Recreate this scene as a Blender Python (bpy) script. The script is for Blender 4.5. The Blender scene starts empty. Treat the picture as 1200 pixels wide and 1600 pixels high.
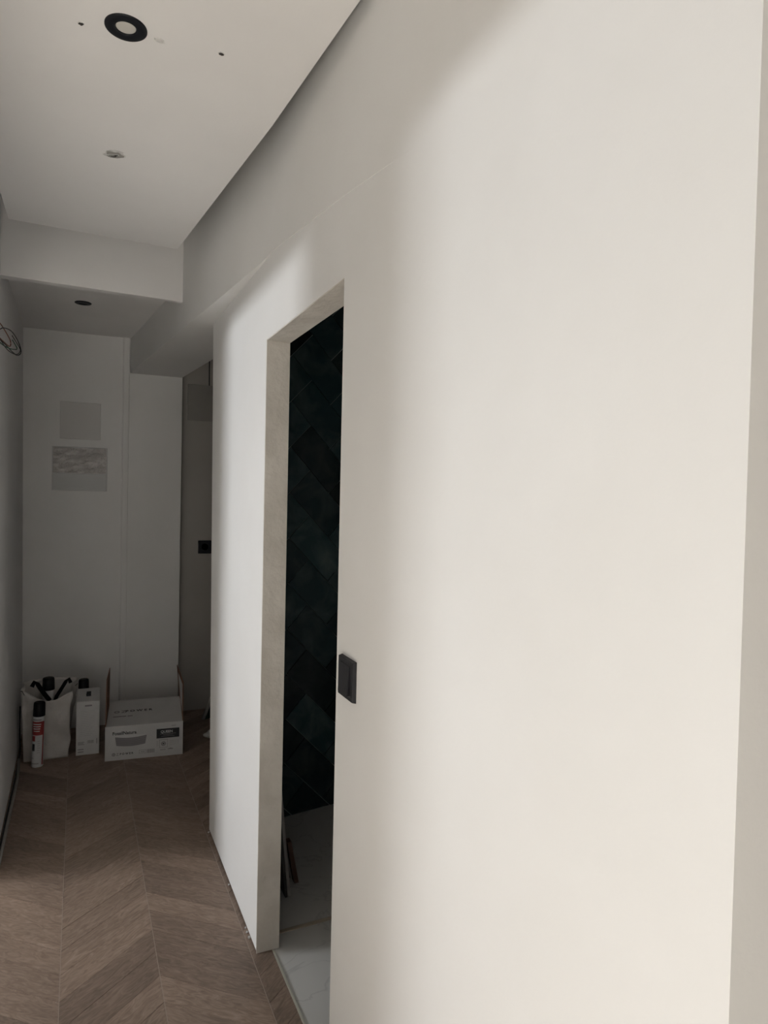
import bpy, bmesh, math, random
from mathutils import Vector, Matrix
random.seed(7)
S = bpy.context.scene
COL = S.collection
R = math.radians

# ------------------------------------------------------------ camera
def make_camera():
    yaw, pitch, roll = R(24.2715), R(-1.31194), R(1.245147)
    f = Vector((math.sin(yaw)*math.cos(pitch), math.cos(yaw)*math.cos(pitch), math.sin(pitch)))
    r = Vector((math.cos(yaw), -math.sin(yaw), 0)); u = r.cross(f)
    r2 = r*math.cos(roll)+u*math.sin(roll); u2 = -r*math.sin(roll)+u*math.cos(roll)
    cam = bpy.data.cameras.new('camera'); ob = bpy.data.objects.new('camera', cam); COL.objects.link(ob)
    m = Matrix((r2, u2, -f)).transposed().to_4x4(); m.translation = Vector((0, 0, 1.58))
    ob.matrix_world = m
    cam.sensor_fit = 'HORIZONTAL'; cam.sensor_width = 36; cam.lens = 36*1060.13/1200
    cam.clip_start = .02
    S.camera = ob
make_camera()
# ------------------------------------------------------------ light
S.view_settings.view_transform = 'Standard'; S.view_settings.look = 'None'
S.view_settings.exposure = 0.0; S.view_settings.gamma = 1; S.view_settings.use_curve_mapping = False
w = bpy.data.worlds.new('world'); S.world = w; w.use_nodes = True
w.node_tree.nodes['Background'].inputs[0].default_value = (.85, .92, 1, 1)
w.node_tree.nodes['Background'].inputs[1].default_value = .3
def area(name, loc, direction, sx, sy, power, color, spread=180):
    l = bpy.data.lights.new(name, 'AREA'); l.shape = 'RECTANGLE'; l.size = sx; l.size_y = sy
    l.energy = power; l.color = color; l.spread = R(spread)
    o = bpy.data.objects.new(name, l); COL.objects.link(o); o.location = loc
    o.rotation_euler = Vector(direction).to_track_quat('-Z', 'Z').to_euler()
    return o
# narrow window of the room on the left: throws the two upright patches on the right wall
area('window_daylight', (-4.72, 3.9, 1.75), (1, 0, 0), .42, 1.2, 122, (.93, .96, 1.0))
# weak fill light added at the unseen rear window
area('rear_fill', (-.85, -3.45, 1.2), (0, 1, .15), 1.8, 2.0, 8, (1.0, .96, .90))
# sun added through the unseen rear window to bounce fill up off the floor
sl = bpy.data.lights.new('bounce_sun', 'SUN'); sl.energy = 36.0; sl.angle = R(.6); sl.color = (1.0, .973, .935)
so = bpy.data.objects.new('bounce_sun', sl); COL.objects.link(so); so.location = (-.5, -8, 6)
so.rotation_euler = Vector((0, math.cos(R(28)), -math.sin(R(28)))).to_track_quat('-Z', 'Y').to_euler()

# ------------------------------------------------------------ materials
def newmat(name, color, rough=.6, metal=0, spec=.5):
    m = bpy.data.materials.new(name); m.use_nodes = True
    b = m.node_tree.nodes['Principled BSDF']
    b.inputs['Base Color'].default_value = (*color, 1); b.inputs['Roughness'].default_value = rough
    b.inputs['Metallic'].default_value = metal; b.inputs['Specular IOR Level'].default_value = spec
    return m
def noisy(name, c1, c2, scale=5, rough=.6, bump=0, bscale=60, detail=4, stretch=(1, 1, 1), spec=.5, lo=.35, hi=.65):
    m = newmat(name, c1, rough, 0, spec); nt = m.node_tree; N = nt.nodes; L = nt.links
    b = N['Principled BSDF']; tc = N.new('ShaderNodeTexCoord'); mp = N.new('ShaderNodeMapping')
    mp.inputs['Scale'].default_value = stretch
    L.new(tc.outputs['Object'], mp.inputs['Vector'])
    n = N.new('ShaderNodeTexNoise'); n.inputs['Scale'].default_value = scale; n.inputs['Detail'].default_value = detail
    L.new(mp.outputs[0], n.inputs['Vector'])
    rp = N.new('ShaderNodeValToRGB'); rp.color_ramp.elements[0].color = (*c1, 1); rp.color_ramp.elements[1].color = (*c2, 1)
    rp.color_ramp.elements[0].position = lo; rp.color_ramp.elements[1].position = hi
    L.new(n.outputs['Fac'], rp.inputs[0]); L.new(rp.outputs[0], b.inputs['Base Color'])
    if bump:
        n2 = N.new('ShaderNodeTexNoise'); n2.inputs['Scale'].default_value = bscale; n2.inputs['Detail'].default_value = 5
        L.new(mp.outputs[0], n2.inputs['Vector'])
        bp = N.new('ShaderNodeBump'); bp.inputs['Strength'].default_value = bump; bp.inputs['Distance'].default_value = .01
        L.new(n2.outputs['Fac'], bp.inputs['Height']); L.new(bp.outputs[0], b.inputs['Normal'])
    return m
M = {}
M['wall'] = noisy('white_wall_paint', (.81, .80, .782), (.84, .833, .82), 2.2, .75, .05, 90, spec=.2)
M['ceil'] = noisy('white_ceiling_paint', (.83, .815, .80), (.87, .855, .84), 2.0, .8, .04, 120, spec=.2)
M['raw'] = noisy('raw_plaster_reveal', (.62, .585, .53), (.72, .685, .63), 9, .85, .5, 38, spec=.2)
M['dim'] = noisy('dim_greige', (.42, .40, .37), (.47, .45, .42), 2.2, .8, .05, 80, spec=.2)
M['hatch'] = noisy('grey_hatch_paint', (.30, .29, .265), (.34, .325, .30), 3, .7, .03, 80)
M['black'] = newmat('matte_black_plastic', (.006, .007, .011), .5, 0, .3)
M['switch'] = newmat('anthracite_switch_plastic', (.010, .0095, .013), .45, 0, .3)
M['blackcap'] = newmat('black_cap_plastic', (.006, .006, .007), .55, 0, .25)
M['reflector'] = newmat('pale_reflector', (.62, .60, .56), .5)
M['gap'] = newmat('gap_shade', (.05, .045, .04), .9)  # flat dark colour in place of shade in gaps and holes
M['slab'] = noisy('screed', (.30, .22, .165), (.36, .27, .20), 3, .7)
M['roomfloor'] = noisy('pale_room_floor', (.58, .55, .50), (.64, .61, .56), 3, .5)  # unseen floor given a pale tone to bounce light upward
M['carton'] = noisy('white_carton', (.62, .615, .61), (.68, .675, .67), 8, .6)
M['brown'] = noisy('brown_cardboard', (.23, .12, .075), (.30, .16, .10), 20, .85, stretch=(1, 1, .1))
M['ink'] = newmat('black_print', (.03, .03, .035), .6)
M['greyink'] = newmat('grey_print', (.26, .25, .26), .6)
M['paleink'] = newmat('pale_grey_print', (.42, .41, .41), .6)
M['labelwhite'] = newmat('white_print', (.7, .7, .7), .6)
M['canwhite'] = newmat('white_can_paint', (.66, .66, .66), .35)
M['canred'] = newmat('red_can_print', (.30, .04, .04), .4)
M['metal'] = newmat('dull_steel', (.5, .5, .5), .35, 1)
M['strip'] = newmat('pale_metal_strip', (.62, .62, .54), .4, .3)
M['brass'] = newmat('beige_profile', (.50, .44, .36), .45, .2)
M['seam'] = newmat('seam_filler', (.36, .30, .25), .7)
M['cable'] = newmat('grey_conduit', (.30, .29, .27), .55)
M['cabledark'] = newmat('dark_cable', (.03, .03, .03), .5)
M['cablebrown'] = newmat('brown_wire', (.22, .09, .05), .5)
M['cablegreen'] = newmat('green_wire', (.02, .09, .05), .5)
M['cableblack'] = newmat('black_wire', (.02, .02, .022), .5)
M['webbing'] = newmat('black_webbing', (.008, .008, .008), .95, 0, .05)
M['bag'] = noisy('white_fabric', (.56, .53, .50), (.66, .63, .60), 9, .85, .3, 70)
M['board'] = noisy('dark_board', (.035, .032, .03), (.06, .055, .05), 12, .6)
M['boardedge'] = noisy('grey_board_edge', (.28, .26, .25), (.36, .34, .32), 20, .6)
M['redboard'] = noisy('reddish_wood', (.09, .045, .03), (.14, .07, .05), 20, .6, stretch=(1, 1, .15))
M['crumble'] = noisy('white_rubble', (.55, .54, .52), (.75, .74, .72), 30, .9, .5, 60)
M['green'] = newmat('dark_green_plastic', (.015, .035, .028), .5)
M['grout'] = newmat('dark_grout', (.20, .25, .25), .8)
M['grout_pale'] = newmat('pale_grout', (.45, .44, .42), .8)

def plank_mat(name, ang):
    m = newmat(name, (.3, .2, .15), .5, 0, .35); nt = m.node_tree; N = nt.nodes; L = nt.links
    b = N['Principled BSDF']; tc = N.new('ShaderNodeTexCoord'); oi = N.new('ShaderNodeObjectInfo')
    mp = N.new('ShaderNodeMapping'); mp.inputs['Rotation'].default_value = (0, 0, ang); L.new(tc.outputs['Object'], mp.inputs['Vector'])
    off = N.new('ShaderNodeVectorMath'); off.operation = 'ADD'
    mul = N.new('ShaderNodeMath'); mul.operation = 'MULTIPLY'; mul.inputs[1].default_value = 37
    L.new(oi.outputs['Random'], mul.inputs[0]); cx = N.new('ShaderNodeCombineXYZ'); L.new(mul.outputs[0], cx.inputs[0]); L.new(mul.outputs[0], cx.inputs[2])
    L.new(mp.outputs[0], off.inputs[0]); L.new(cx.outputs[0], off.inputs[1])
    def noise(sc, st, det=6, dist=0):
        s = N.new('ShaderNodeVectorMath'); s.operation = 'MULTIPLY'; s.inputs[1].default_value = st
        L.new(off.outputs[0], s.inputs[0])
        n = N.new('ShaderNodeTexNoise'); n.inputs['Scale'].default_value = sc; n.inputs['Detail'].default_value = det
        n.inputs['Distortion'].default_value = dist; L.new(s.outputs[0], n.inputs['Vector']); return n
    g = noise(13, (1, 3.6, 1), 10, 2.4); g2 = noise(4, (1, 3, 1), 3, .5)
    rp = N.new('ShaderNodeValToRGB')
    e = rp.color_ramp.elements; e[0].position = .25; e[0].color = (.185, .135, .104, 1); e[1].position = .75; e[1].color = (.345, .262, .208, 1)
    e2 = rp.color_ramp.elements.new(.5); e2.color = (.262, .193, .150, 1)
    L.new(g.outputs['Fac'], rp.inputs[0])
    hsv = N.new('ShaderNodeHueSaturation'); L.new(rp.outputs[0], hsv.inputs['Color'])
    v = N.new('ShaderNodeMapRange'); v.inputs['To Min'].default_value = .80; v.inputs['To Max'].default_value = 1.18
    L.new(oi.outputs['Random'], v.inputs['Value'])
    v2 = N.new('ShaderNodeMapRange'); v2.inputs['From Min'].default_value = .3; v2.inputs['From Max'].default_value = .7
    v2.inputs['To Min'].default_value = .88; v2.inputs['To Max'].default_value = 1.12; L.new(g2.outputs['Fac'], v2.inputs['Value'])
    mm = N.new('ShaderNodeMath'); mm.operation = 'MULTIPLY'; L.new(v.outputs[0], mm.inputs[0]); L.new(v2.outputs[0], mm.inputs[1])
    L.new(mm.outputs[0], hsv.inputs['Value'])
    # faint dust specks
    vo = N.new('ShaderNodeTexVoronoi'); vo.inputs['Scale'].default_value = 26; L.new(tc.outputs['Object'], vo.inputs['Vector'])
    ra = N.new('ShaderNodeMapRange'); ra.inputs['From Min'].default_value = .045; ra.inputs['From Max'].default_value = .02
    L.new(vo.outputs['Distance'], ra.inputs['Value'])
    mx = N.new('ShaderNodeMixRGB'); mx.inputs[2].default_value = (.42, .38, .34, 1); L.new(ra.outputs[0], mx.inputs[0]); L.new(hsv.outputs[0], mx.inputs[1])
    L.new(mx.outputs[0], b.inputs['Base Color'])
    bp = N.new('ShaderNodeBump'); bp.inputs['Strength'].default_value = .18; bp.inputs['Distance'].default_value = .004
    L.new(g.outputs['Fac'], bp.inputs['Height']); L.new(bp.outputs[0], b.inputs['Normal'])
    return m
SL = .86
PA = plank_mat('oak_plank_rising', -math.atan(SL)); PB = plank_mat('oak_plank_falling', math.atan(SL))

def tile_mat():
    m = newmat('dark_teal_tile', (.01, .02, .02), .22, 0, .4); nt = m.node_tree; N = nt.nodes; L = nt.links
    b = N['Principled BSDF']; tc = N.new('ShaderNodeTexCoord'); oi = N.new('ShaderNodeObjectInfo')
    n = N.new('ShaderNodeTexNoise'); n.inputs['Scale'].default_value = 7; n.inputs['Detail'].default_value = 7; n.inputs['Distortion'].default_value = .8
    L.new(tc.outputs['Object'], n.inputs['Vector'])
    rp = N.new('ShaderNodeValToRGB'); e = rp.color_ramp.elements
    e[0].position = .42; e[0].color = (.018, .040, .046, 1); e[1].position = .85; e[1].color = (.075, .10, .10, 1)
    L.new(n.outputs['Fac'], rp.inputs[0])
    hs = N.new('ShaderNodeHueSaturation'); L.new(rp.outputs[0], hs.inputs['Color'])
    v = N.new('ShaderNodeMapRange'); v.inputs['To Min'].default_value = .4; v.inputs['To Max'].default_value = 2.0; L.new(oi.outputs['Random'], v.inputs['Value'])
    L.new(v.outputs[0], hs.inputs['Value']); L.new(hs.outputs[0], b.inputs['Base Color'])
    return m
M['tile'] = tile_mat()
def marble_mat():
    m = newmat('pale_marble_tile', (.5, .5, .5), .25, 0, .5); nt = m.node_tree; N = nt.nodes; L = nt.links
    b = N['Principled BSDF']; tc = N.new('ShaderNodeTexCoord')
    n = N.new('ShaderNodeTexNoise'); n.inputs['Scale'].default_value = 2.6; n.inputs['Detail'].default_value = 6; n.inputs['Distortion'].default_value = 1.2
    L.new(tc.outputs['Object'], n.inputs['Vector'])
    rp = N.new('ShaderNodeValToRGB'); e = rp.color_ramp.elements
    e[0].position = .492; e[0].color = (.60, .60, .585, 1); e[1].position = .515; e[1].color = (.60, .60, .585, 1)
    k = rp.color_ramp.elements.new(.502); k.color = (.50, .50, .495, 1)
    L.new(n.outputs['Fac'], rp.inputs[0]); L.new(rp.outputs[0], b.inputs['Base Color'])
    return m
M['marble'] = marble_mat()
def film_mat():
    m = noisy('crinkled_film', (.50, .48, .46), (.78, .76, .73), 14, .3, .9, 22, stretch=(1, 1, 2.2), lo=.45, hi=.75)
    return m
M['film'] = film_mat()

# ------------------------------------------------------------ helpers
def link(name, me, mat, parent=None, label=None, cat=None, group=None, kind=None):
    o = bpy.data.objects.new(name, me); COL.objects.link(o)
    for m_ in (mat if isinstance(mat, (list, tuple)) else [mat]): me.materials.append(m_)
    if parent: o.parent = parent
    tag(o, label, cat, group, kind); return o
def tag(o, label=None, cat=None, group=None, kind=None):
    for k, v in (('label', label), ('category', cat), ('group', group), ('kind', kind)):
        if v: o[k] = v
def empty(name, loc, label, cat, group=None, rz=0):
    o = bpy.data.objects.new(name, None); COL.objects.link(o); o.location = loc; o.rotation_euler.z = rz
    o.empty_display_size = .05; tag(o, label, cat, group); return o
def bm_mesh(name, bm, smooth=False):
    bmesh.ops.recalc_face_normals(bm, faces=bm.faces)
    me = bpy.data.meshes.new(name); bm.to_mesh(me); bm.free()
    if smooth: me.shade_smooth()
    return me
def add_box(bm, lo, hi, mat=0):
    vs = [bm.verts.new((x, y, z)) for z in (lo[2], hi[2]) for y in (lo[1], hi[1]) for x in (lo[0], hi[0])]
    for f in ((0, 2, 3, 1), (4, 5, 7, 6), (0, 1, 5, 4), (2, 6, 7, 3), (0, 4, 6, 2), (1, 3, 7, 5)):
        bm.faces.new([vs[i] for i in f]).material_index = mat
    return vs
def add_prism(bm, poly, z0, z1, mat=0):
    """poly = [(x,y)] ; z0/z1 numbers or per-vertex lists"""
    n = len(poly); a = z0 if isinstance(z0, (list, tuple)) else [z0]*n; c = z1 if isinstance(z1, (list, tuple)) else [z1]*n
    lo = [bm.verts.new((p[0], p[1], a[i])) for i, p in enumerate(poly)]
    hi = [bm.verts.new((p[0], p[1], c[i])) for i, p in enumerate(poly)]
    bm.faces.new(lo[::-1]).material_index = mat; bm.faces.new(hi).material_index = mat
    for i in range(n): bm.faces.new((lo[i], lo[(i+1) % n], hi[(i+1) % n], hi[i])).material_index = mat
def bevel(bm, w, seg=2):
    bmesh.ops.bevel(bm, geom=list(bm.edges), offset=w, segments=seg, affect='EDGES', profile=.5, clamp_overlap=True)
def box_obj(name, lo, hi, mat, parent=None, bev=0, **k):
    bm = bmesh.new(); add_box(bm, lo, hi)
    if bev: bevel(bm, bev)
    return link(name, bm_mesh(name, bm), mat, parent, **k)
def lathe(bm, prof, cx=0, cy=0, seg=32, mats=None, cap=True):
    rings = []
    for r_, z in prof:
        rings.append([bm.verts.new((cx+r_*math.cos(2*math.pi*i/seg), cy+r_*math.sin(2*math.pi*i/seg), z)) for i in range(seg)])
    for k in range(len(rings)-1):
        for i in range(seg):
            f = bm.faces.new((rings[k][i], rings[k][(i+1) % seg], rings[k+1][(i+1) % seg], rings[k+1][i])); f.smooth = True
            if mats: f.material_index = mats[k]
    if cap:
        bm.faces.new(rings[0][::-1]).material_index = mats[0] if mats else 0
        bm.faces.new(rings[-1]).material_index = mats[-1] if mats else 0
def tube(bm, pts, r, seg=8, sub=4):
    P = [Vector(p) for p in pts]
    if sub > 1:
        Q = []
        for i in range(len(P)-1):
            p0 = P[max(i-1, 0)]; p1 = P[i]; p2 = P[i+1]; p3 = P[min(i+2, len(P)-1)]
            for s in range(sub):
                t = s/sub; Q.append(.5*((2*p1)+(p2-p0)*t+(2*p0-5*p1+4*p2-p3)*t*t+(3*p1-p0-3*p2+p3)*t**3))
        P = Q+[P[-1]]
    rings = []; up = Vector((0, 0, 1))
    for i, p in enumerate(P):
        d = (P[min(i+1, len(P)-1)]-P[max(i-1, 0)]).normalized()
        a = d.cross(up)
        if a.length < .05: a = d.cross(Vector((1, 0, 0)))
        a.normalize(); b = a.cross(d)
        rings.append([bm.verts.new(p+r*(a*math.cos(2*math.pi*k/seg)+b*math.sin(2*math.pi*k/seg))) for k in range(seg)])
    for i in range(len(rings)-1):
        for k in range(seg): bm.faces.new((rings[i][k], rings[i][(k+1) % seg], rings[i+1][(k+1) % seg], rings[i+1][k])).smooth = True
    bm.faces.new(rings[0][::-1]); bm.faces.new(rings[-1])
def text_mesh(txt, size, ext=.0004, bold=0):
    c = bpy.data.curves.new('t', 'FONT'); c.body = txt; c.size = size; c.extrude = ext; c.offset = bold; c.resolution_u = 3
    o = bpy.data.objects.new('t', c); COL.objects.link(o)
    bpy.context.view_layer.update()
    me = bpy.data.meshes.new_from_object(o.evaluated_get(bpy.context.evaluated_depsgraph_get()))
    bpy.data.objects.remove(o); bpy.data.curves.remove(c); return me
def struct(name, bm, mat, parent=None, smooth=False):
    return link(name, bm_mesh(name, bm, smooth), mat, parent, kind=None if parent else 'structure')

# ============================================================ SETTING
YB = 4.90           # end wall of the hallway
ZS = 2.374          # soffit of the slanting beam
ZC = 2.605          # far ceiling
ZT = 2.86           # true ceiling
# ---- floor slab + chevron planks
bm = bmesh.new()
add_box(bm, (-.46, -3.5, -.15), (.653, 5.2, -.014)); add_box(bm, (.653, 3.2, -.15), (2.4, 5.2, -.014))
add_box(bm, (-.46, .2, -.014), (-.335, 5.2, 0))
floor = struct('floor', bm, M['slab'])
bm = bmesh.new(); add_box(bm, (-4.9, -3.5, -.15), (-.46, 5.2, 0)); add_box(bm, (.653, -3.5, -.15), (2.4, .46, 0)); add_box(bm, (-.46, -3.5, -.014), (.653, .2, 0))
struct('floor_room', bm, M['roomfloor'])

def clip(poly, axis, val, keep_less):
    out = []
    for i in range(len(poly)):
        a, b = poly[i], poly[(i+1) % len(poly)]
        ia = (a[axis] <= val) == keep_less or a[axis] == val; ib = (b[axis] <= val) == keep_less or b[axis] == val
        if ia: out.append(a)
        if ia != ib:
            t = (val-a[axis])/(b[axis]-a[axis]); out.append((a[0]+t*(b[0]-a[0]), a[1]+t*(b[1]-a[1])))
    return out
def clipr(poly, x0, x1, y0, y1):
    for ax, v, kl in ((0, x0, False), (0, x1, True), (1, y0, False), (1, y1, True)):
        poly = clip(poly, ax, v, kl)
        if len(poly) < 3: return []
    return poly
PW = .1262; CW = .2975; g = .0008
for c in range(0, 8):
    x0 = -.335+c*CW if c else -.335; x0 = -.038+(c-1)*CW; x1 = x0+CW
    s = -SL if c % 2 == 0 else SL
    for k in range(-20, 42):
        yj = 2.525+k*PW           # height of the joint at the valley side (x = -.038 + even)
        if c % 2 == 0: yl, yr = yj+SL*CW, yj
        else: yl, yr = yj, yj+SL*CW
        poly = [(x0+g, yl+g), (x1-g, yr+g), (x1-g, yr+PW-g), (x0+g, yl+PW-g)]
        regs = [(-.335, .581, .2, 3.2), (-.335, 2.3, 3.2, 5.1)]
        if c == 3: regs = [(.5, .581, .2, 1.53), (.5, .628, 1.53, 2.262), (.5, .581, 2.262, 3.2), (.5, 2.3, 3.2, 5.1)]
        if c > 3: regs = [(-.335, 2.3, 3.30, 5.1)]
        bm = bmesh.new(); n = 0
        dz = random.uniform(-.0008, .0)
        for rg in regs:
            q = clipr(poly, *rg)
            if len(q) >= 3:
                ar = abs(sum(q[i][0]*q[(i+1) % len(q)][1]-q[(i+1) % len(q)][0]*q[i][1] for i in range(len(q))))/2
                if ar < 2e-5: continue
                add_prism(bm, q, -.0138, dz); n += 1
        if not n: bm.free(); continue
        o = link('plank', bm_mesh('plank', bm), PB if s < 0 else PA, floor)
# pale filler lines along the chevron seams
for i, xs in enumerate((-.038, .2595, .557)):
    y1 = 4.86; box_obj('seam_filler', (xs-.0009, .2, -.010), (xs+.0009, y1, .0002), M['seam'], floor)

# ---- right wall: raised 12 mm over a set-back block coloured dark as the gap's shade
XR = .573; XRB = .653
bm = bmesh.new()
def wall_piece(y0, y1, z0, z1, ytop1=None):
    ytop1 = y1 if ytop1 is None else ytop1
    vs = add_box(bm, (XR, y0, z0), (XRB, y1, z1))
    vs[6].co.y = ytop1; vs[7].co.y = ytop1
wall_piece(.442, 1.53, .011, 2.10); wall_piece(2.262, 3.175, .011, 2.10, 3.265); 
def yz_prism(bm, poly, xa, xb):
    A = [bm.verts.new((xa(p) if callable(xa) else xa, p[0], p[1])) for p in poly]; B = [bm.verts.new((xb, p[0], p[1])) for p in poly]
    bm.faces.new(A); bm.faces.new(B[::-1])
    for i in range(len(poly)): bm.faces.new((A[i], A[(i+1) % len(poly)], B[(i+1) % len(poly)], B[i]))
CRE = [(2.2, ZS), (1.96, 2.347), (1.72, 2.319), (1.5, 2.291), (1.3, 2.262), (1.15, 2.24), (.442, 2.24)]
yz_prism(bm, [(.442, 2.10), (3.265, 2.10), (3.277, ZS)]+CRE, XR, XRB)
bmesh.ops.remove_doubles(bm, verts=bm.verts, dist=1e-4)
wall_right = struct('wall_right', bm, M['wall'])
bm = bmesh.new(); add_box(bm, (.583, .47, -.013), (XRB-.002, 1.528, .0115)); add_box(bm, (.583, 2.264, -.013), (XRB-.002, 3.165, .0115))
link('wall_foot_shade', bm_mesh('wall_foot_shade', bm), M['gap'], wall_right)
# upper wall slants over the hallway and forms a soffit; its hollow body reaches the true ceiling
bm = bmesh.new()
add_prism(bm, [(.3085, 4.93), (.565, 2.33), (.5702, 2.2), (XRB, 2.2), (XRB, 3.275), (.80, 3.275), (.646, 4.93)], ZS, ZT)
C2 = [(2.2, ZS), (1.96, 2.347), (1.72, 2.319), (1.5, 2.291), (1.3, 2.262), (1.15, 2.24), (.442, 2.24)]
ux = lambda y: XR-.0028*max(0, min(1, (y-1.15)/.6))
for (ya, za), (yb, zb) in zip(C2[:-1], C2[1:]):
    vs = [bm.verts.new(p) for p in ((ux(ya), ya, za), (ux(yb), yb, zb), (ux(yb), yb, ZT), (ux(ya), ya, ZT), (XRB, ya, za), (XRB, yb, zb), (XRB, yb, ZT), (XRB, ya, ZT))]
    for f in ((0, 1, 2, 3), (4, 7, 6, 5), (0, 4, 5, 1), (3, 2, 6, 7)): bm.faces.new([vs[k] for k in f])
link('upper_wall', bm_mesh('upper_wall', bm), M['wall'], wall_right)
# plaster reveals of the doorway
bm = bmesh.new()
add_box(bm, (XR+.001, 2.2595, .0), (XRB+.001, 2.2625, 2.1)); add_box(bm, (XR+.001, 1.529, .0), (XRB+.001, 1.5325, 2.1)); add_box(bm, (XR+.001, 1.53, 2.0965), (XRB+.001, 2.262, 2.1005))
link('door_reveal', bm_mesh('door_reveal', bm), M['raw'], wall_right, label='unpainted rough plaster reveal of the doorway')
# wall end turning away from the camera's right
bm = bmesh.new(); add_box(bm, (XR+.0005, .4425, 0), (2.4, .462, ZT))
wall_near = struct('wall_near', bm, M['wall'])

# ---- end wall of hallway, with chamfered trim, recess wall behind
bm = bmesh.new(); add_box(bm, (-.45, YB, 0), (.27, YB+.12, ZC+.05)); add_box(bm, (.27, YB, 0), (.652, YB+.12, ZC+.05))
wall_back = struct('wall_back', bm, M['wall'])
bm = bmesh.new(); add_prism(bm, [(.262, YB+.001), (.272, YB-.014), (.292, YB-.018), (.303, YB-.018), (.306, YB+.001)], 0, ZC)
trim = struct('trim_1', bm, M['wall'])
bm = bmesh.new(); add_box(bm, (.652, 5.02, 0), (2.3, 5.14, ZT))
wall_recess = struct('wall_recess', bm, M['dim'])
bm = bmesh.new(); add_box(bm, (2.3, 3.2, 0), (2.4, 5.14, ZT)); add_box(bm, (XRB, 3.26, 0), (2.4, 3.32, ZT))
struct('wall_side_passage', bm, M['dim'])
# ---- left wall: solid far part, door opening, pier, opening
bm = bmesh.new()
add_prism(bm, [(-.300, 3.11), (-.306, 3.6), (-.314, 4.91), (-.42, 4.91), (-.42, 3.11)], .009, ZT)
for v in bm.verts:
    if v.co.z > 1: v.co.x -= .018
add_box(bm, (-.40, 1.645, 0), (-.300, 2.19, ZT))
add_box(bm, (-.40, 2.19, 2.20), (-.300, 3.11, ZT)); add_box(bm, (-.40, -3.4, 2.20), (-.300, 1.645, ZT))
wall_left = struct('wall_left', bm, M['wall'])
bm = bmesh.new(); add_box(bm, (-.418, 3.13, -.013), (-.336, 4.9, .0095)); link('wall_foot_shade', bm_mesh('wall_foot_shade', bm), M['gap'], wall_left)  # dark-coloured block gives the shade below the left wall
# ---- far shell of the room on the left and behind the camera
bm = bmesh.new(); add_box(bm, (-4.9, -3.5, 0), (-4.8, 3.59, ZT)); add_box(bm, (-4.9, 4.21, 0), (-4.8, 5.2, ZT)); add_box(bm, (-4.9, 3.59, 0), (-4.8, 4.21, 1.1)); add_box(bm, (-4.9, 3.59, 2.4), (-4.8, 4.21, ZT))
struct('wall_far_left', bm, M['dim'])  # unseen walls toned dark to limit light bounced into the hallway
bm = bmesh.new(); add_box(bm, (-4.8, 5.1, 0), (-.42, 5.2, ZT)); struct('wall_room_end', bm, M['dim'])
bm = bmesh.new(); add_box(bm, (-4.8, -3.5, 0), (-1.8, -3.4, ZT)); add_box(bm, (.1, -3.5, 0), (2.4, -3.4, ZT)); add_box(bm, (-1.8, -3.5, 0), (.1, -3.4, .1)); add_box(bm, (-1.8, -3.5, 2.3), (.1, -3.4, ZT)); struct('wall_rear', bm, M['dim'])
bm = bmesh.new(); add_box(bm, (2.4, -3.5, 0), (2.5, .46, ZT)); struct('wall_far_right', bm, M['dim'])
def win(name, lo, hi, axis):
    bm = bmesh.new(); t = .05
    if axis == 'x':
        for a, b in (((lo[1], lo[2]), (lo[1]+t, hi[2])), ((hi[1]-t, lo[2]), (hi[1], hi[2])), ((lo[1]+t, lo[2]), (hi[1]-t, lo[2]+t)), ((lo[1]+t, hi[2]-t), (hi[1]-t, hi[2]))):
            add_box(bm, (lo[0], *a), (hi[0], *b))
    else:
        for a, b in (((lo[0], lo[2]), (lo[0]+t, hi[2])), ((hi[0]-t, lo[2]), (hi[0], hi[2])), ((lo[0]+t, lo[2]), (hi[0]-t, lo[2]+t)), ((lo[0]+t, hi[2]-t), (hi[0]-t, hi[2]))):
            add_box(bm, (a[0], lo[1], a[1]), (b[0], hi[1], b[1]))
    return struct(name, bm, M['carton'])
win('window_1', (-4.80, 3.54, 1.05), (-4.74, 4.26, 2.45), 'x')
win('window_added', (-1.8, -3.48, .1), (.1, -3.42, 2.3), 'y')  # made-up rear window, placed to let fill sunlight reach the floor

# ---- ceilings
bm = bmesh.new(); add_box(bm, (-4.9, -3.5, ZT), (2.5, 5.2, ZT+.1)); ceiling = struct('ceiling', bm, M['ceil'])
# lowered far ceiling and the fascia board that ends it
bm = bmesh.new(); add_prism(bm, [(-.34, 3.49), (.46, 3.50), (.33, 4.91), (-.34, 4.91)], ZC, ZC+.013)
ceil_far = struct('ceiling_far', bm, M['ceil'])
bm = bmesh.new(); add_prism(bm, [(-.34, 3.403), (.470, 3.453), (.470, 3.478), (-.34, 3.462)], 2.507, ZT)
add_prism(bm, [(-.33, 3.462), (.452, 3.477), (.44, 3.53), (-.33, 3.52)], 2.535, ZC+.01)
trim2 = struct('trim_2', bm, M['ceil'])
# recess ceiling
bm = bmesh.new(); add_box(bm, (.652, 3.32, 2.62), (2.3, 5.02, 2.64)); struct('ceiling_recess', bm, M['dim'])
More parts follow.
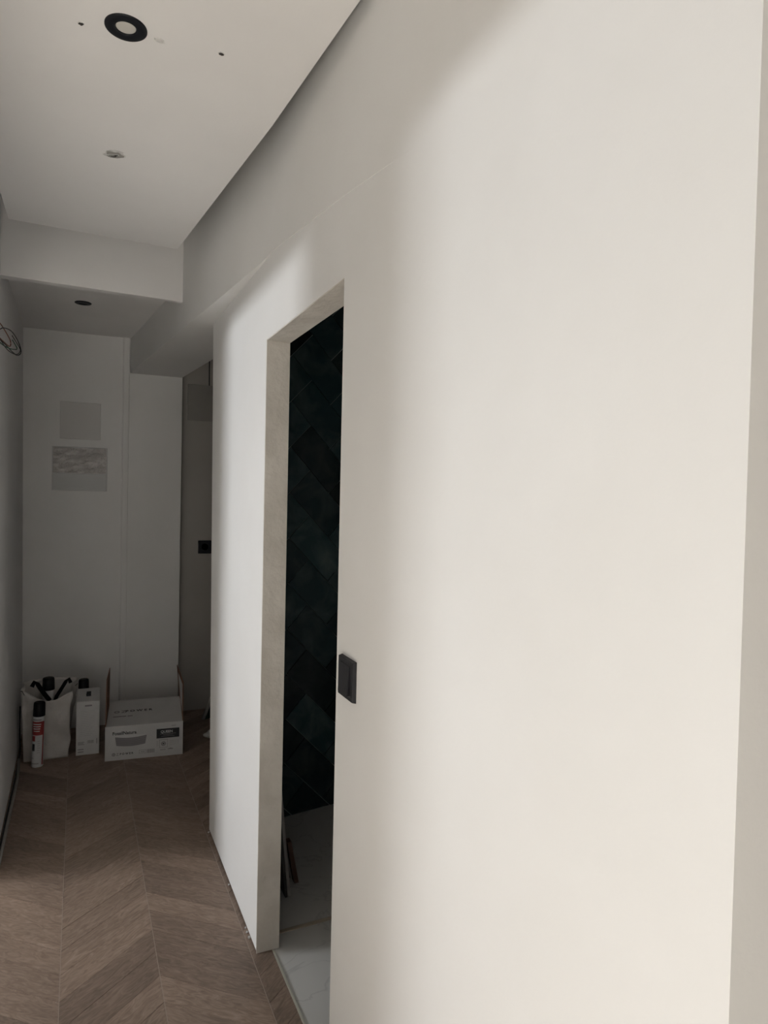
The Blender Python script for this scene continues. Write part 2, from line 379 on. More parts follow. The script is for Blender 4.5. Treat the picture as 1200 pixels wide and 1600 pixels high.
# hanging ceiling raft
ZP = 2.66
bm = bmesh.new(); raft_poly = [(-.272, -.6), (.568, -.6), (.556, 1.20), (.551, 1.372), (.508, 1.98), (.392, 3.168), (-.268, 3.135), (-.272, 2.8)]
add_prism(bm, raft_poly, ZP, ZP+.06); bevel(bm, .0015, 1)
raft = struct('ceiling_raft', bm, M['ceil'])
raft['label'] = 'flat white suspended ceiling panel with a shadow gap along its edges'
for i, (x, y) in enumerate(((-.2, .2), (.4, .2), (-.2, 2.9), (.3, 2.9))):
    box_obj('hanger', (x-.015, y-.015, ZP+.059), (x+.015, y+.015, ZT+.001), M['metal'], raft)
def ragged(name, cx, cy, rx, ry, rot, depth=.006, seg=16, dark='gap', rim=True):
    """small torn spot on the underside of the raft: crumbly rim with a pit coloured dark for its shade"""
    rnd = random.Random(name+str(cx)); bm = bmesh.new(); rings = []
    for k, (f_, z) in enumerate(((1.35, 0.0003), (1.05, -.0022), (.8, -.0012), (.55, -.0006))):
        ring = []
        for i in range(seg):
            a = 2*math.pi*i/seg; j = 1+rnd.uniform(-.22, .22)
            x, y = rx*f_*j*math.cos(a), ry*f_*j*math.sin(a)
            ring.append(bm.verts.new((cx+x*math.cos(rot)-y*math.sin(rot), cy+x*math.sin(rot)+y*math.cos(rot), ZP+z)))
        rings.append(ring)
    for k in range(3):
        for i in range(seg):
            f = bm.faces.new((rings[k][i], rings[k][(i+1) % seg], rings[k+1][(i+1) % seg], rings[k+1][i])); f.material_index = 0 if k < 1 else 1
    f = bm.faces.new(rings[3]); f.material_index = 1
    return link(name, bm_mesh(name, bm), [M['crumble'], M[dark]], raft)  # second colour paints the shade inside a hole; filler stays white
ragged('torn_hole', .094, 2.376, .026, .020, -.45, dark='hatch')
ragged('torn_pit', .088, 2.387, .017, .007, -.45, dark='gap')
ragged('screw_hole', -.006, 1.753, .006, .005, 0)
ragged('screw_hole', .310, 1.718, .006, .005, 0)
ragged('filler_spot', .165, 1.735, .010, .007, .3, dark='crumble')

# ---- bathroom behind the doorway
BX1 = 2.2
bm = bmesh.new(); add_box(bm, (XRB, .462, -.15), (BX1+.1, 3.5, -.030)); bath_floor = struct('floor_bathroom', bm, M['grout_pale'])
bm = bmesh.new(); add_box(bm, (BX1, .462, -.03), (BX1+.1, 3.46, 2.84)); struct('wall_bathroom_right', bm, M['dim'])
bm = bmesh.new(); add_box(bm, (XRB, .462, 2.80), (BX1+.1, 3.26, 2.82)); struct('ceiling_bathroom', bm, M['ceil'])
# marble tiles: near field and lower field beyond the profile
def marble(x0, x1, y0, y1, z, dy0=0, dy1=0):
    bm = bmesh.new(); add_prism(bm, [(x0, y0), (x1, y0+dy0), (x1, y1+dy1), (x0, y1)], z-.012, z)
    return link('marble_tile', bm_mesh('marble_tile', bm), M['marble'], bath_floor)
marble(.636, 1.24, .48, 2.333, -.002, 0, .02); marble(1.243, 2.19, .48, 2.353, -.002, 0, .03)
marble(.655, 1.24, 2.362, 3.155, -.006, .02, .0965); marble(1.243, 2.19, 2.385, 3.252, -.006, .03, .156)
bm = bmesh.new(); add_prism(bm, [(.655, 2.334), (2.19, 2.385), (2.19, 2.395), (.655, 2.344)], -.015, .001); add_prism(bm, [(.655, 2.348), (2.19, 2.399), (2.19, 2.408), (.655, 2.357)], -.015, -.0035)
link('tile_profile', bm_mesh('tile_profile', bm), M['brass'], bath_floor, label='beige metal edge profile between floor tiles')
box_obj('threshold_strip', (.629, 1.532, -.014), (.635, 2.260, .0015), M['strip'], bath_floor, label='thin pale metal strip where wood meets tile')
# tiled wall (herringbone), turned a little
bw = Vector((.945, 3.205)); bd = Vector((.279, .046)).normalized(); bn = Vector((bd.y, -bd.x))    # bn faces the door
def wpt(a, z, off=0): p = bw+bd*a+bn*off; return (p.x, p.y, z)
bm = bmesh.new(); poly = [wpt(-.285, 0)[:2], wpt(1.27, 0)[:2], wpt(1.27, 0, -.06)[:2], wpt(-.285, 0, -.06)[:2]]
add_prism(bm, poly, -.03, 2.81); wall_bath = struct('wall_bathroom', bm, M['grout'])
TW = .157; OX, OZ = -.008, .924
def clipz(poly): return clipr(poly, -.28, 1.26, -.008, 2.798)
s2 = math.sqrt(.5)
nt_ = 0
for i in range(-24, 26):
    for j in range(-8, 12):
        for kind in (0, 1):
            a0, b0 = i+2*j, -i+2*j
            rect = [(0, 0), (2, 0), (2, 1), (0, 1)] if kind == 0 else [(0, -2), (1, -2), (1, 0), (0, 0)]
            gg = .012
            xs = [r_[0] for r_ in rect]; ys = [r_[1] for r_ in rect]
            rr = [(max(min(xs)+gg, min(max(xs)-gg, q[0])), max(min(ys)+gg, min(max(ys)-gg, q[1]))) for q in rect]
            pts = []
            for (p, q) in rr:
                A, B = a0+p, b0+q
                pts.append((OX+TW*s2*(A*.97+B*.97), OZ+TW*s2*(-A+B)))
            q = clipz(pts)
            if len(q) < 3: continue
            ar = abs(sum(q[m][0]*q[(m+1) % len(q)][1]-q[(m+1) % len(q)][0]*q[m][1] for m in range(len(q))))/2
            if ar < 1e-4: continue
            bm = bmesh.new(); th = .006+random.uniform(0, .0012)
            fr = [bm.verts.new(wpt(x, z, th)) for x, z in q]; bk = [bm.verts.new(wpt(x, z, 0)) for x, z in q]
            bm.faces.new(fr); bm.faces.new(bk[::-1])
            for m in range(len(q)): bm.faces.new((fr[m], fr[(m+1) % len(q)], bk[(m+1) % len(q)], bk[m]))
            link('tile', bm_mesh('tile', bm), M['tile'], wall_bath); nt_ += 1
print('TILES', nt_)

# ============================================================ THINGS
# downlights
def downlight(loc, ro, ri, label, pale_inner=True, drop=.004, cone=.030):
    t = empty('recessed_downlight', loc, label, 'downlight')
    bm = bmesh.new(); lathe(bm, [(ro, 0.0005), (ro, -drop*.6), (ro-.002, -drop), (ri+.004, -drop), (ri+.002, -drop*.7), (ri, .001), (ri, .004)], cap=False, seg=48)
    link('trim_ring', bm_mesh('trim_ring', bm), M['black'], t)
    bm = bmesh.new(); lathe(bm, [(ri+.001, -.0005), (ri-.0005, -.0008)], cap=True, seg=40)
    link('lens', bm_mesh('lens', bm), M['reflector'] if pale_inner else M['black'], t)
    return t
downlight((.090, 1.722, ZP), .047, .0215, 'black ring downlight with pale centre in the hanging ceiling panel near the camera')
downlight((.013, 4.10, ZC), .043, .020, 'small all-black downlight in the dark lowered ceiling at the hallway end', False)

# light switch by the doorway
t = empty('light_switch', (XR, 1.447, 1.160), 'black rocker light switch on the bright wall beside the doorway', 'light switch')
bm = bmesh.new(); add_box(bm, (-.010, -.047, -.047), (.0005, .047, .047))
for v in bm.verts:
    if v.co.x < -.005: v.co.y *= .95; v.co.z *= .95
bevel(bm, .0012, 2)
link('switch_frame', bm_mesh('switch_frame', bm), M['switch'], t)
bm = bmesh.new(); vs = add_box(bm, (-.0125, -.028, -.034), (-.009, .028, .034))
for v in vs:
    if v.co.x < -.011: v.co.x += (-.0045 if v.co.z < 0 else .001)
bevel(bm, .0008, 2); link('rocker', bm_mesh('rocker', bm), M['switch'], t)

# black plate in the dark recess
t = empty('wall_socket', (.841, 5.02, 1.185), 'square black wall plate on the dark recess wall beyond the corner', 'socket')
bm = bmesh.new(); add_box(bm, (-.047, -.009, -.047), (.047, .001, .047)); bevel(bm, .0015, 2); link('cover_frame', bm_mesh('cover_frame', bm), M['black'], t)
bm = bmesh.new(); lathe(bm, [(.026, 0), (.026, .0015), (.024, .002), (.022, -.004)], seg=24); me = bm_mesh('socket_insert', bm)
me.transform(Matrix.Rotation(R(90), 4, 'X')); me.transform(Matrix.Translation((0, -.009, 0))); link('socket_insert', me, M['black'], t)

# hatch panel & slit in the recess wall
box_obj('access_hatch', (.705, 5.006, 2.095), (1.05, 5.0205, 2.352), M['hatch'], None, .002, label='grey rectangular hatch high on the dark recess wall', cat='hatch')
bm = bmesh.new(); tube(bm, [(.853, 5.012, 2.618), (.853, 5.013, 2.48), (.854, 5.012, 2.35)], .004, 6, 2)
link('hanging_wire', bm_mesh('hanging_wire', bm), M['cableblack'], None, label='thin dark wire running down to the grey hatch in the recess', cat='wire')

# covers on the end wall
def plate(bm, x0, x1, z0, z1, y0, y1, b=.002):
    add_box(bm, (x0, y0, z0), (x1, y1, z1)); bevel(bm, b, 2)
t = empty('blank_cover', (.0085, YB, 1.912), 'plain square cover plate, upper of the two on the hallway end wall', 'cover plate')
bm = bmesh.new(); add_box(bm, (-.122, -.006, -.0005), (.122, .001, .2415))
for v in bm.verts:
    if v.co.y < 0: pass
bevel(bm, .004, 2); link('cover_panel', bm_mesh('cover_panel', bm), noisy('cover_paint', (.66, .645, .63), (.69, .675, .655), 3, .6), t)
t = empty('breaker_panel', (.008, YB, 1.573), 'low wide consumer unit cover with crinkled film, lower of the two on the end wall', 'breaker panel')
bm = bmesh.new(); add_box(bm, (-.166, -.010, 0), (.166, .001, .287)); bevel(bm, .003, 2); link('panel_frame', bm_mesh('panel_frame', bm), M['carton'], t)
bm = bmesh.new(); add_box(bm, (-.160, -.014, .006), (.160, -.009, .112)); bevel(bm, .0015, 2); link('lower_cover', bm_mesh('lower_cover', bm), noisy('cover_grey', (.57, .575, .565), (.6, .605, .6), 3, .5), t)
bm = bmesh.new(); nx, nz = 46, 24; gr = []
rnd = random.Random(3)
for k in range(nz+1):
    row = []
    for i in range(nx+1):
        u, v = i/nx, k/nz
        d = .0025*math.sin(9*u+5*v+2*math.sin(7*v))+.002*math.sin(23*v-11*u)+rnd.uniform(-.0012, .0012)
        row.append(bm.verts.new((-.160+.320*u, -.0155-d-.003*math.sin(math.pi*u)*math.sin(math.pi*v), .117+.164*v)))
    gr.append(row)
for k in range(nz):
    for i in range(nx): bm.faces.new((gr[k][i], gr[k][i+1], gr[k+1][i+1], gr[k+1][i]))
link('protective_film', bm_mesh('protective_film', bm, False), M['film'], t, label='crinkled clear protective film on the door')

# loose wires poking from the left wall
t = empty('loose_wires', (-.304, 3.22, 2.20), 'bundle of looped coloured wires poking out of the left wall', 'wire')
def wire(name, pts, mat, r=.0022):
    bm = bmesh.new(); tube(bm, pts, r, 6, 6)
    for v in bm.verts: v.co -= Vector((-.304, 3.22, 2.20))
    link(name, bm_mesh(name, bm), mat, t)
wire('wire', [(-.302, 3.12, 2.205), (-.282, 3.14, 2.225), (-.262, 3.26, 2.238), (-.246, 3.38, 2.22), (-.238, 3.42, 2.185), (-.25, 3.40, 2.165), (-.262, 3.3, 2.160), (-.28, 3.14, 2.165), (-.302, 3.10, 2.18)], M['cableblack'])
wire('wire', [(-.302, 3.10, 2.24), (-.290, 3.12, 2.235), (-.275, 3.2, 2.215), (-.268, 3.28, 2.20), (-.270, 3.26, 2.175), (-.29, 3.13, 2.178), (-.302, 3.08, 2.19)], M['cablebrown'])
wire('wire', [(-.302, 3.05, 2.19), (-.288, 3.10, 2.168), (-.27, 3.2, 2.148), (-.25, 3.34, 2.158), (-.24, 3.41, 2.19), (-.25, 3.36, 2.21), (-.262, 3.28, 2.225)], M['cableblack'], .0018)
wire('wire', [(-.302, 3.08, 2.17), (-.285, 3.14, 2.158), (-.268, 3.22, 2.16), (-.257, 3.32, 2.175), (-.25, 3.37, 2.19), (-.262, 3.3, 2.21)], M['cablegreen'], .0022)
bm = bmesh.new(); lathe(bm, [(.030, -.002), (.031, .001), (.026, .0015), (.024, -.003)], seg=24); me = bm_mesh('wall_box', bm)
me.transform(Matrix.Rotation(R(90), 4, 'Y')); me.transform(Matrix.Translation((.002, -.13, 0))); link('wall_box', me, M['gap'], t)

# conduits along the foot of the left wall
def cable(pts, mat, r, label):
    bm = bmesh.new(); tube(bm, pts, r, 8, 6); link('floor_cable', bm_mesh('floor_cable', bm), mat, None, label=label, cat='cable')
cable([(-.287, 3.15, .007), (-.286, 3.6, .007), (-.284, 4.0, .007), (-.288, 4.22, .007), (-.300, 4.42, .007)], M['cable'], .0065, 'thicker grey conduit on the floor along the left wall')
cable([(-.296, 3.2, .0045), (-.298, 3.7, .0045), (-.297, 4.1, .0045), (-.301, 4.40, .0045), (-.302, 4.55, .012), (-.3075, 4.60, .12), (-.3080, 4.62, .26)], M['cabledark'], .004, 'thin black cable on the floor rising behind the white bag')

# carton open box
bd0 = Vector((.156, 4.229, 0)); ang = math.atan2(-.040, .434)
BW, BH, BD = .436, .201, .345
t = empty('open_carton', bd0, 'large white cardboard box with raised flaps on the floor at the hallway end', 'box', rz=ang)
th = .004
bm = bmesh.new()
add_box(bm, (0, 0, 0), (BW, th, BH)); add_box(bm, (0, BD-th, 0), (BW, BD, BH)); add_box(bm, (0, th, 0), (th, BD-th, BH)); add_box(bm, (BW-th, th, 0), (BW, BD-th, BH)); add_box(bm, (th, th, 0), (BW-th, BD-th, th))
link('body', bm_mesh('body', bm), M['carton'], t)
def slab(name, corners, mats, thick=.004, bmat=1):
    c = [Vector(x) for x in corners]; n = (c[1]-c[0]).cross(c[3]-c[0]).normalized()*thick
    bm = bmesh.new(); a = [bm.verts.new(p) for p in c]; b = [bm.verts.new(p-n) for p in c]
    k = len(c)
    bm.faces.new(a).material_index = 0; f = bm.faces.new(b[::-1]); f.material_index = bmat
    for i in range(k): bm.faces.new((a[i], b[i], b[(i+1) % k], a[(i+1) % k])).material_index = bmat
    return link(name, bm_mesh(name, bm), mats, t)
FL = [(.004, .002, BH), (BW-.004, .002, BH), (BW-.006, .345, BH+.052), (.008, .345, BH+.052)]
slab('front_flap', FL, [M['carton'], M['brown']])
slab('side_flap', [(0, .345, BH), (0, .004, BH), (.004, .010, BH+.275), (.004, .325, BH+.268)], [M['carton'], M['brown']]).location = (0, 0, 0)
slab('side_flap', [(BW, .004, BH), (BW, .345, BH), (BW-.026, .285, BH+.272), (BW+.000, .014, BH+.236)], [M['carton'], M['brown']])
slab('rear_flap', [(BW-.004, BD, BH), (.004, BD, BH), (.01, BD+.10, BH-.02), (BW-.01, BD+.10, BH-.02)], [M['carton'], M['brown']])
def on_front(name, me, x, z, mat, par, y=-.0003):
    me.transform(Matrix.Rotation(R(90), 4, 'X')); o = link(name, me, mat, par); o.location = (x, y, z); return o
def rects(name, rs, mat, par, y=-.0006, plane='front'):
    bm = bmesh.new()
    for x0, z0, x1, z1 in rs: add_box(bm, (x0, y, z0), (x1, .0004, z1))
    return link(name, bm_mesh(name, bm), mat, par, kind='stuff' if len(rs) > 1 else None)
on_front('lettering', text_mesh('FossilNatura', .026, .0003, .0006), .040, .150, M['ink'], t)
on_front('lettering', text_mesh('P O W E R', .016, .0003, .0005), .082, .030, M['ink'], t)
on_front('lettering', text_mesh('Z', .021, .0003, .0002), .062, .027, M['greyink'], t)
# fireplace picture: curved pale rim over a ribbed grey bowl
bm = bmesh.new(); n = 20; top = []; mid = []; bot = []
for i in range(n+1):
    u = i/n; x = .055+.175*u; cur = -.010*math.sin(math.pi*u)
    xb = .062+.160*u
    top.append(bm.verts.new((x, -.0006, .141+.004*math.sin(math.pi*u)))); mid.append(bm.verts.new((x, -.0006, .137+cur*.9))); bot.append(bm.verts.new((xb, -.0006, .086+cur*.8)))
for i in range(n):
    bm.faces.new((top[i], top[i+1], mid[i+1], mid[i])).material_index = 0
    bm.faces.new((mid[i], mid[i+1], bot[i+1], bot[i])).material_index = 1
link('picture', bm_mesh('picture', bm), [M['labelwhite'], M['greyink']], t, label='grey picture of a ribbed curved trough')
rib = bmesh.new()
for k in range(4):
    z0 = .128-.011*k
    for i in range(n):
        u0, u1 = i/n, (i+1)/n
        P = lambda u, dz: (.060+.165*u, -.0009, z0+dz-.0095*math.sin(math.pi*u))
        rib.faces.new([rib.verts.new(P(u0, 0)), rib.verts.new(P(u1, 0)), rib.verts.new(P(u1, .0012)), rib.verts.new(P(u0, .0012))])
link('picture_lines', bm_mesh('picture_lines', rib), M['paleink'], t)
def ringprint(cx, cz, r1, r2, y=-.0006, seg=24):
    bm = bmesh.new(); a = [bm.verts.new((cx+r1*math.cos(2*math.pi*i/seg), y, cz+r1*math.sin(2*math.pi*i/seg))) for i in range(seg)]
    b = [bm.verts.new((cx+r2*math.cos(2*math.pi*i/seg), y, cz+r2*math.sin(2*math.pi*i/seg))) for i in range(seg)]
    for i in range(seg): bm.faces.new((a[i], a[(i+1) % seg], b[(i+1) % seg], b[i]))
    return bm
bm = ringprint(.048, .035, .010, .0065); add_box(bm, (.0385, -.0006, .0335), (.0575, .0002, .0365)); add_box(bm, (.0465, -.0006, .0255), (.0495, .0002, .0445)); link('emblem', bm_mesh('emblem', bm), M['greyink'], t)
rects('black_label', [(.285, .108, .415, .164)], M['ink'], t)
on_front('lettering', text_mesh('QUEEN', .021, .0002, .0004), .308, .139, M['labelwhite'], t, -.0009)
rects('label_lines', [(.305, .132, .395, .1335), (.322, .126, .378, .1272), (.312, .118, .388, .1192)], M['paleink'], t, -.0009)
bm = ringprint(.325, .074, .0135, .0085); 
for a in ((.302, .051, .349, .0525), (.302, .097, .349, .0985), (.302, .051, .3035, .0985), (.3475, .051, .349, .0985)): add_box(bm, (a[0], -.0006, a[1]), (a[2], .0003, a[3]))
link('diagram', bm_mesh('diagram', bm), M['greyink'], t)
rects('diagram_centre', [(.320, .070, .330, .078)], M['ink'], t)
rects('side_lines', [(.288, .060, .290, .094), (.292, .066, .297, .0675), (.292, .076, .297, .0775), (.292, .086, .297, .0875), (.360, .078, .400, .0795), (.360, .088, .412, .0895), (.408, .066, .4095, .0895), (.360, .066, .398, .0675)], M['paleink'], t)
rects('small_print', [(.306, .037, .338, .040), (.350, .038, .380, .042), (.358, .044, .372, .0455), (.37, .178, .395, .1805)], M['greyink'], t)
rects('icon_box', [(.188, .028, .227, .0295), (.188, .047, .227, .0485), (.188, .028, .1895, .0485), (.2255, .028, .227, .0485), (.198, .0365, .220, .0395)], M['greyink'], t)
rects('barcode', [(.232+.0055*i, .027, .2345+.0055*i+.001*(i % 2), .050) for i in range(8)], M['greyink'], t)
# print on the sloping flap
fa = math.atan2(.052, .343)
def on_flap(name, me, x, d, mat):
    me.transform(Matrix.Rotation(fa, 4, 'X')); o = link(name, me, mat, t); o.location = (x, .002+d*math.cos(fa), BH+.0005+d*math.sin(fa)); return o
on_flap('lettering', text_mesh('P O W E R', .034, .0003, .001), .104, .175, M['ink'])
on_flap('lettering', text_mesh('Z', .045, .0003, .0004), .080, .168, M['greyink'])
bm = ringprint(0, 0, .016, .010, 0); add_box(bm, (-.014, -.0002, -.002), (.014, .0003, .002)); me = bm_mesh('emblem', bm); me.transform(Matrix.Rotation(R(-90), 4, 'X')); on_flap('emblem', me, .056, .182, M['greyink'])
bm = bmesh.new()
for a, b in ((0, .075), (.083, .112)): add_box(bm, (a, 0, 0), (b, .010, .0004))
on_flap('small_print', bm_mesh('small_print', bm), .036, .115, M['greyink'])['kind'] = 'stuff'

# tall white carton
t = empty('slim_carton', (.002, 4.381, 0), 'tall slim white printed carton standing between the bag and the big box', 'box', rz=math.atan2(-.005, .126))
CWd, CD, CH = .128, .13, .318
bm = bmesh.new(); add_box(bm, (0, 0, 0), (CWd, CD, CH)); bevel(bm, .0015, 1); link('body', bm_mesh('body', bm), M['carton'], t)
bm = bmesh.new(); vs = add_box(bm, (.001, -.002, CH+.0005), (CWd-.001, CD+.05, CH+.003))
for v in vs:
    if v.co.y > .1: v.co.z += .030
link('lid_flap', bm_mesh('lid_flap', bm), M['carton'], t)
rects('brand_line', [(.047, .290, .086, .299)], M['greyink'], t)
rects('text_lines', [(.022, .262-.0105*i, .022+.078-.02*((i*7) % 3)/2, .2632-.0105*i) for i in range(15)], M['paleink'], t)
rects('small_print', [(.010, .076-.007*i, .046-.006*(i % 2), .079-.007*i) for i in range(3)]+[(.010, .032, .042, .037), (.010, .017, .042, .022)], M['greyink'], t)
rects('barcode', [(.063+.0045*i, .068, .0655+.0045*i, .086) for i in range(8)]+[(.112, .062, .116, .094)], M['greyink'], t)
me = text_mesh('i', .03, .0003, .001); me.transform(Matrix.Rotation(R(12), 4, 'X')); o = link('lettering', me, M['ink'], t); o.location = (.050, .075, CH+.019)
box_obj('lid_mark', (.053, .06, CH+.0165), (.078, .12, CH+.0295), M['black'], t)

# foam cans
def can(loc, r, hb, hc, label, red=True, tilt=0):
    t = empty('aerosol_can', loc, label, 'aerosol can', rz=-.25); t.rotation_euler.y = tilt
    bm = bmesh.new(); lathe(bm, [(r-.003, .0), (r, .003), (r, .006), (r-.0015, .010), (r-.0015, hb-.028), (r-.002, hb-.022), (r-.010, hb-.006), (r-.012, hb)], seg=36)
    link('can_body', bm_mesh('can_body', bm), M['canwhite'], t)
    bm = bmesh.new(); lathe(bm, [(r-.001, hb-.012), (r, hb-.010), (r-.0015, hb+hc-.010), (r-.004, hb+hc-.002), (r-.008, hb+hc)], seg=36)
    for i in range(0, 0): pass
    link('cap', bm_mesh('cap', bm), M['blackcap'], t)
    if red:
        def band(name, z0, z1, a0, a1, mat, off=.0004, seg=14):
            bm = bmesh.new(); rr = r-.0015+off
            for i in range(seg):
                u0 = R(a0+(a1-a0)*i/seg); u1 = R(a0+(a1-a0)*(i+1)/seg)
                bm.faces.new([bm.verts.new((rr*math.sin(u), -rr*math.cos(u), z)) for u, z in ((u0, z0), (u1, z0), (u1, z1), (u0, z1))])
            link(name, bm_mesh(name, bm), mat, t)
        band('red_label', .185, .262, -80, 62, M['canred'])
        band('red_stripe', .012, .262, 62, 80, M['canred'])
        band('red_stripe', .150, .181, -60, -14, M['canred'])
        band('black_figure', .095, .135, -48, -14, M['ink'])
        band('brand_line', .270, .276, -50, 40, M['greyink'])
        for i in range(4): band('label_line', .245-.013*i, .250-.013*i, -45+4*i, 40-4*i, M['labelwhite'], .0008)
        for i in range(6): band('text_line', .085+.013*i, .088+.013*i, 10, 38-4*(i % 2), M['paleink'], .0008)
        band('text_line', .020, .027, -40, 30, M['paleink'], .0008); band('text_line', .052, .056, -50, -20, M['paleink'], .0008)
    return t
can((-.199, 4.30, 0), .032, .302, .066, 'white and red foam can with black cap standing in front of the white bag', tilt=.03)
can((-.150, 4.475, .004), .034, .395, .060, 'can with black cap standing inside the white bag', False)
can((.043, 4.60, 0), .031, .340, .060, 'can with black cap standing behind the slim white carton', False)

# white shopping bag
t = empty('fabric_bag', (-.155, 4.46, 0), 'off-white fabric bag with black handles standing in the left corner', 'bag')
rnd = random.Random(5)
def bag_pt(u, v):
    """u around 0..1 starting front-left going right; v height 0..1"""
    bx0, bx1, by0, by1 = -.272, -.040, 4.385, 4.53
    tx0, tx1, ty0, ty1 = -.288, .012, 4.378, 4.55
    segs = [.33, .5, .83, 1.0]
    if u < .33: s = u/.33; px, py = s, 0; side = 0
    elif u < .5: s = (u-.33)/.17; px, py = 1, s; side = 1
    elif u < .83: s = (u-.5)/.33; px, py = 1-s, 1; side = 2
    else: s = (u-.83)/.17; px, py = 0, 1-s; side = 3
    x0 = bx0+(tx0-bx0)*v; x1 = bx1+(tx1-bx1)*v**1.3; y0 = by0+(ty0-by0)*v; y1 = by1+(ty1-by1)*v
    if side == 0 : x1 = bx1+(-.024-bx1)*v
    fx1 = -.040+(-.022+.040)*v
    bx = x0+(((1-py)*fx1+py*x1)-x0)*px; y = y0+(y1-y0)*py
    if side == 0:
        zt = .425*(1-px)+.388*px-.060*math.sin(math.pi*min(1, px/1.0))**1.2
    elif side == 1: zt = .388+(.424-.388)*s
    elif side == 2: zt = .424+.014*math.sin(math.pi*s)
    else: zt = .430-.004*s
    z = v*zt
    wr = .007*math.sin(9*v+3*u*6.28+2*math.sin(11*u))*math.sin(math.pi*v)+.004*math.sin(31*u+17*v)*min(1, 3*v)
    if side == 0: y += wr-.010*math.sin(math.pi*px)*math.sin(math.pi*v)
    elif side == 1: bx += wr-.02*math.sin(math.pi*s)*v
    elif side == 3: bx += wr*.4+.012*math.sin(math.pi*s)*v
    else: y += wr
    return Vector((bx+.155, y-4.46, z))
bm = bmesh.new(); NU, NV = 72, 26; gr = []
for k in range(NV+1): gr.append([bm.verts.new(bag_pt(i/NU, k/NV)) for i in range(NU)])
for k in range(NV):
    for i in range(NU): bm.faces.new((gr[k][i], gr[k][(i+1) % NU], gr[k+1][(i+1) % NU], gr[k+1][i])).smooth = True
bm.faces.new(gr[0][::-1])
o = link('bag_body', bm_mesh('bag_body', bm), M['bag'], t)
md = o.modifiers.new('s', 'SOLIDIFY'); md.thickness = .002; md.offset = 1
def strap(pts, wdt=.012):
    bm = bmesh.new(); P = [Vector(p)-Vector((-.155, 4.46, 0)) for p in pts]; L_ = []
    for i, p in enumerate(P):
        d = (P[min(i+1, len(P)-1)]-P[max(i-1, 0)]).normalized(); n = d.cross(Vector((0, 1, 0))).normalized()*wdt; q = Vector((0, .003, 0))
        L_.append([bm.verts.new(p+n+q), bm.verts.new(p-n+q), bm.verts.new(p-n-q), bm.verts.new(p+n-q)])
    for i in range(len(L_)-1):
        for k in range(4): bm.faces.new((L_[i][k], L_[i][(k+1) % 4], L_[i+1][(k+1) % 4], L_[i+1][k]))
    bm.faces.new(L_[0]); bm.faces.new(L_[-1][::-1])
    link('handle', bm_mesh('handle', bm), M['webbing'], t, label='black webbing handle')
strap([(-.236, 4.42, .425), (-.222, 4.415, .452), (-.205, 4.41, .440), (-.178, 4.405, .395), (-.155, 4.40, .362), (-.14, 4.40, .34)])
strap([(-.030, 4.44, .425), (-.040, 4.43, .452), (-.056, 4.42, .440), (-.085, 4.41, .392), (-.105, 4.405, .36), (-.112, 4.405, .335)], .010)
bm = bmesh.new(); tube(bm, [Vector(p)-Vector((-.155, 4.46, 0)) for p in ((-.290, 4.372, .417), (-.281, 4.368, .416), (-.276, 4.368, .405), (-.270, 4.368, .393))], .002, 6, 3)
link('cord', bm_mesh('cord', bm), M['cableblack'], t)
bm = bmesh.new(); tube(bm, [Vector(p)-Vector((-.155, 4.46, 0)) for p in ((-.004, 4.44, .405), (.004, 4.452, .410), (.008, 4.47, .409))], .002, 6, 3)
link('cord', bm_mesh('cord', bm), M['cableblack'], t)

# things in the recess on the right
bm = bmesh.new(); bmesh.ops.create_icosphere(bm, subdivisions=3, radius=1)
rnd = random.Random(11)
for v in bm.verts:
    n = 1+.18*math.sin(5*v.co.x+3*v.co.z)+rnd.uniform(-.05, .05); v.co = Vector((v.co.x*.062*n, v.co.y*.04*n, max(v.co.z*.022*n, -.02)))
    v.co.z += .020
o = link('crumpled_rag', bm_mesh('crumpled_rag', bm, True), M['crumble'], None, label='small crumpled white rag on the floor past the corner', cat='rag'); o.location = (.815, 4.43, 0); o.rotation_euler.z = .4
t = empty('green_sheet', (.875, 4.80, 0), 'dark green sheet with pale edge leaning beyond the corner', 'panel')
bm = bmesh.new(); add_prism(bm, [(-.055, -.02), (.12, .06), (.12, .078), (-.055, .005)], 0, [.02, .32, .32, .02]); link('sheet', bm_mesh('sheet', bm), M['green'], t)
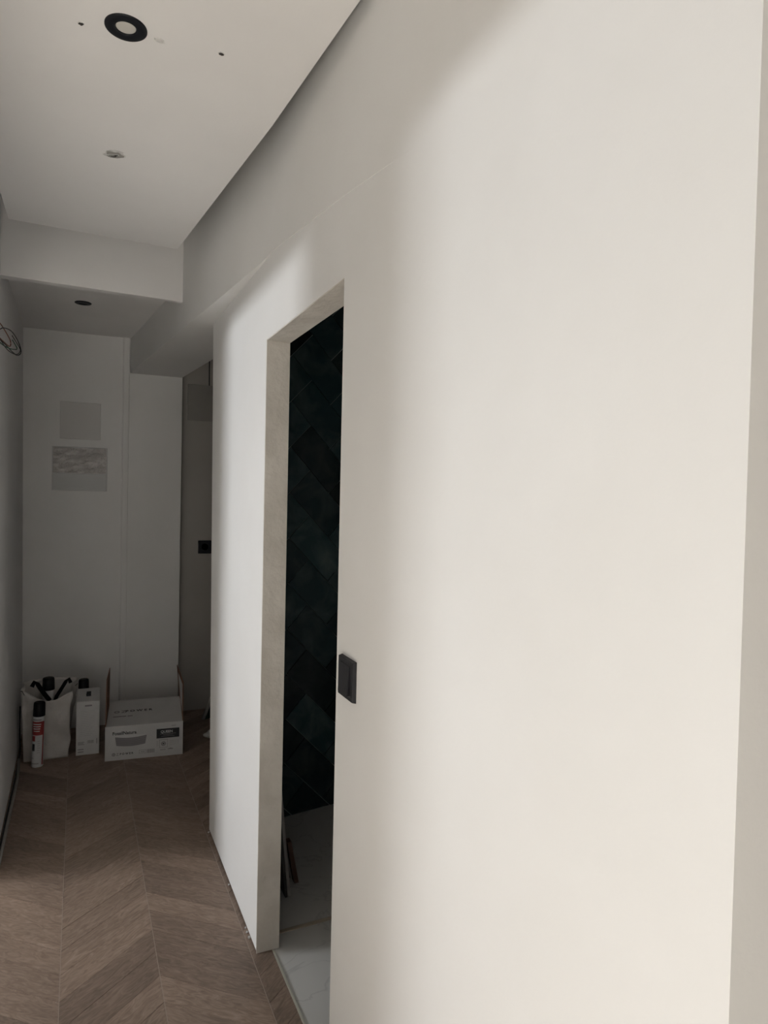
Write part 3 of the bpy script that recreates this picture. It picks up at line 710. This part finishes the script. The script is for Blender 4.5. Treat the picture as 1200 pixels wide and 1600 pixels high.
bm = bmesh.new(); add_prism(bm, [(-.075, -.022), (-.056, -.022), (-.056, .004), (-.075, .004)], 0, .03)
for v in bm.verts:
    if v.co.z > .01: v.co += Vector((.10, .035, .20))
link('pale_edge', bm_mesh('pale_edge', bm), M['boardedge'], t)

# boards leaning inside the bathroom
def lean(name, xb, zt, xt, y0, y1, thick, mats, label, cat='board', dy=0, z0=-.0055):
    bm = bmesh.new()
    a = [(xb, y0, z0), (xb, y1, z0), (xt, y1+dy, zt), (xt, y0+dy, zt)]
    A = [bm.verts.new(p) for p in a]; B = [bm.verts.new((p[0]+thick, p[1], p[2])) for p in a]
    bm.faces.new(A).material_index = 0; bm.faces.new(B[::-1]).material_index = 0
    for i in range(4): bm.faces.new((A[i], B[i], B[(i+1) % 4], A[(i+1) % 4])).material_index = 1
    return link(name, bm_mesh(name, bm), mats, None, label=label, cat=cat)
lean('leaning_board', .758, .80, .678, 2.545, 2.74, .009, [M['board'], M['board']], 'tall dark board leaning inside the bathroom doorway, closest to the door jamb')
lean('leaning_board', .769, .78, .6895, 2.548, 2.70, .012, [M['board'], M['boardedge']], 'tall grey-edged board leaning inside the bathroom against the dark one')
lean('leaning_board', .820, .17, .786, 2.626, 2.66, .018, [M['redboard'], M['redboard']], 'short reddish-brown offcut leaning inside the bathroom')
lean('leaning_board', .803, .16, .775, 2.67, 2.74, .012, [M['redboard'], M['board']], 'short dark brown offcut behind the reddish one in the bathroom')

# crumbs of filler caught in the gap under the right wall
rnd = random.Random(9)
for i, (x, y, s) in enumerate(((.570, 2.38, .005), (.569, 2.345, .006), (.571, 2.41, .004), (.569, 2.70, .004), (.568, 3.16, .006))):
    bm = bmesh.new(); bmesh.ops.create_icosphere(bm, subdivisions=1, radius=s)
    for v in bm.verts: v.co *= rnd.uniform(.6, 1.3)
    zm = min(v.co.z for v in bm.verts)
    o = link('plaster_crumb', bm_mesh('plaster_crumb', bm), M['crumble'], None, label='tiny white plaster crumb lying along the foot of the right wall', cat='debris', group='plaster crumbs along the right wall'); o.location = (x, y, -zm)
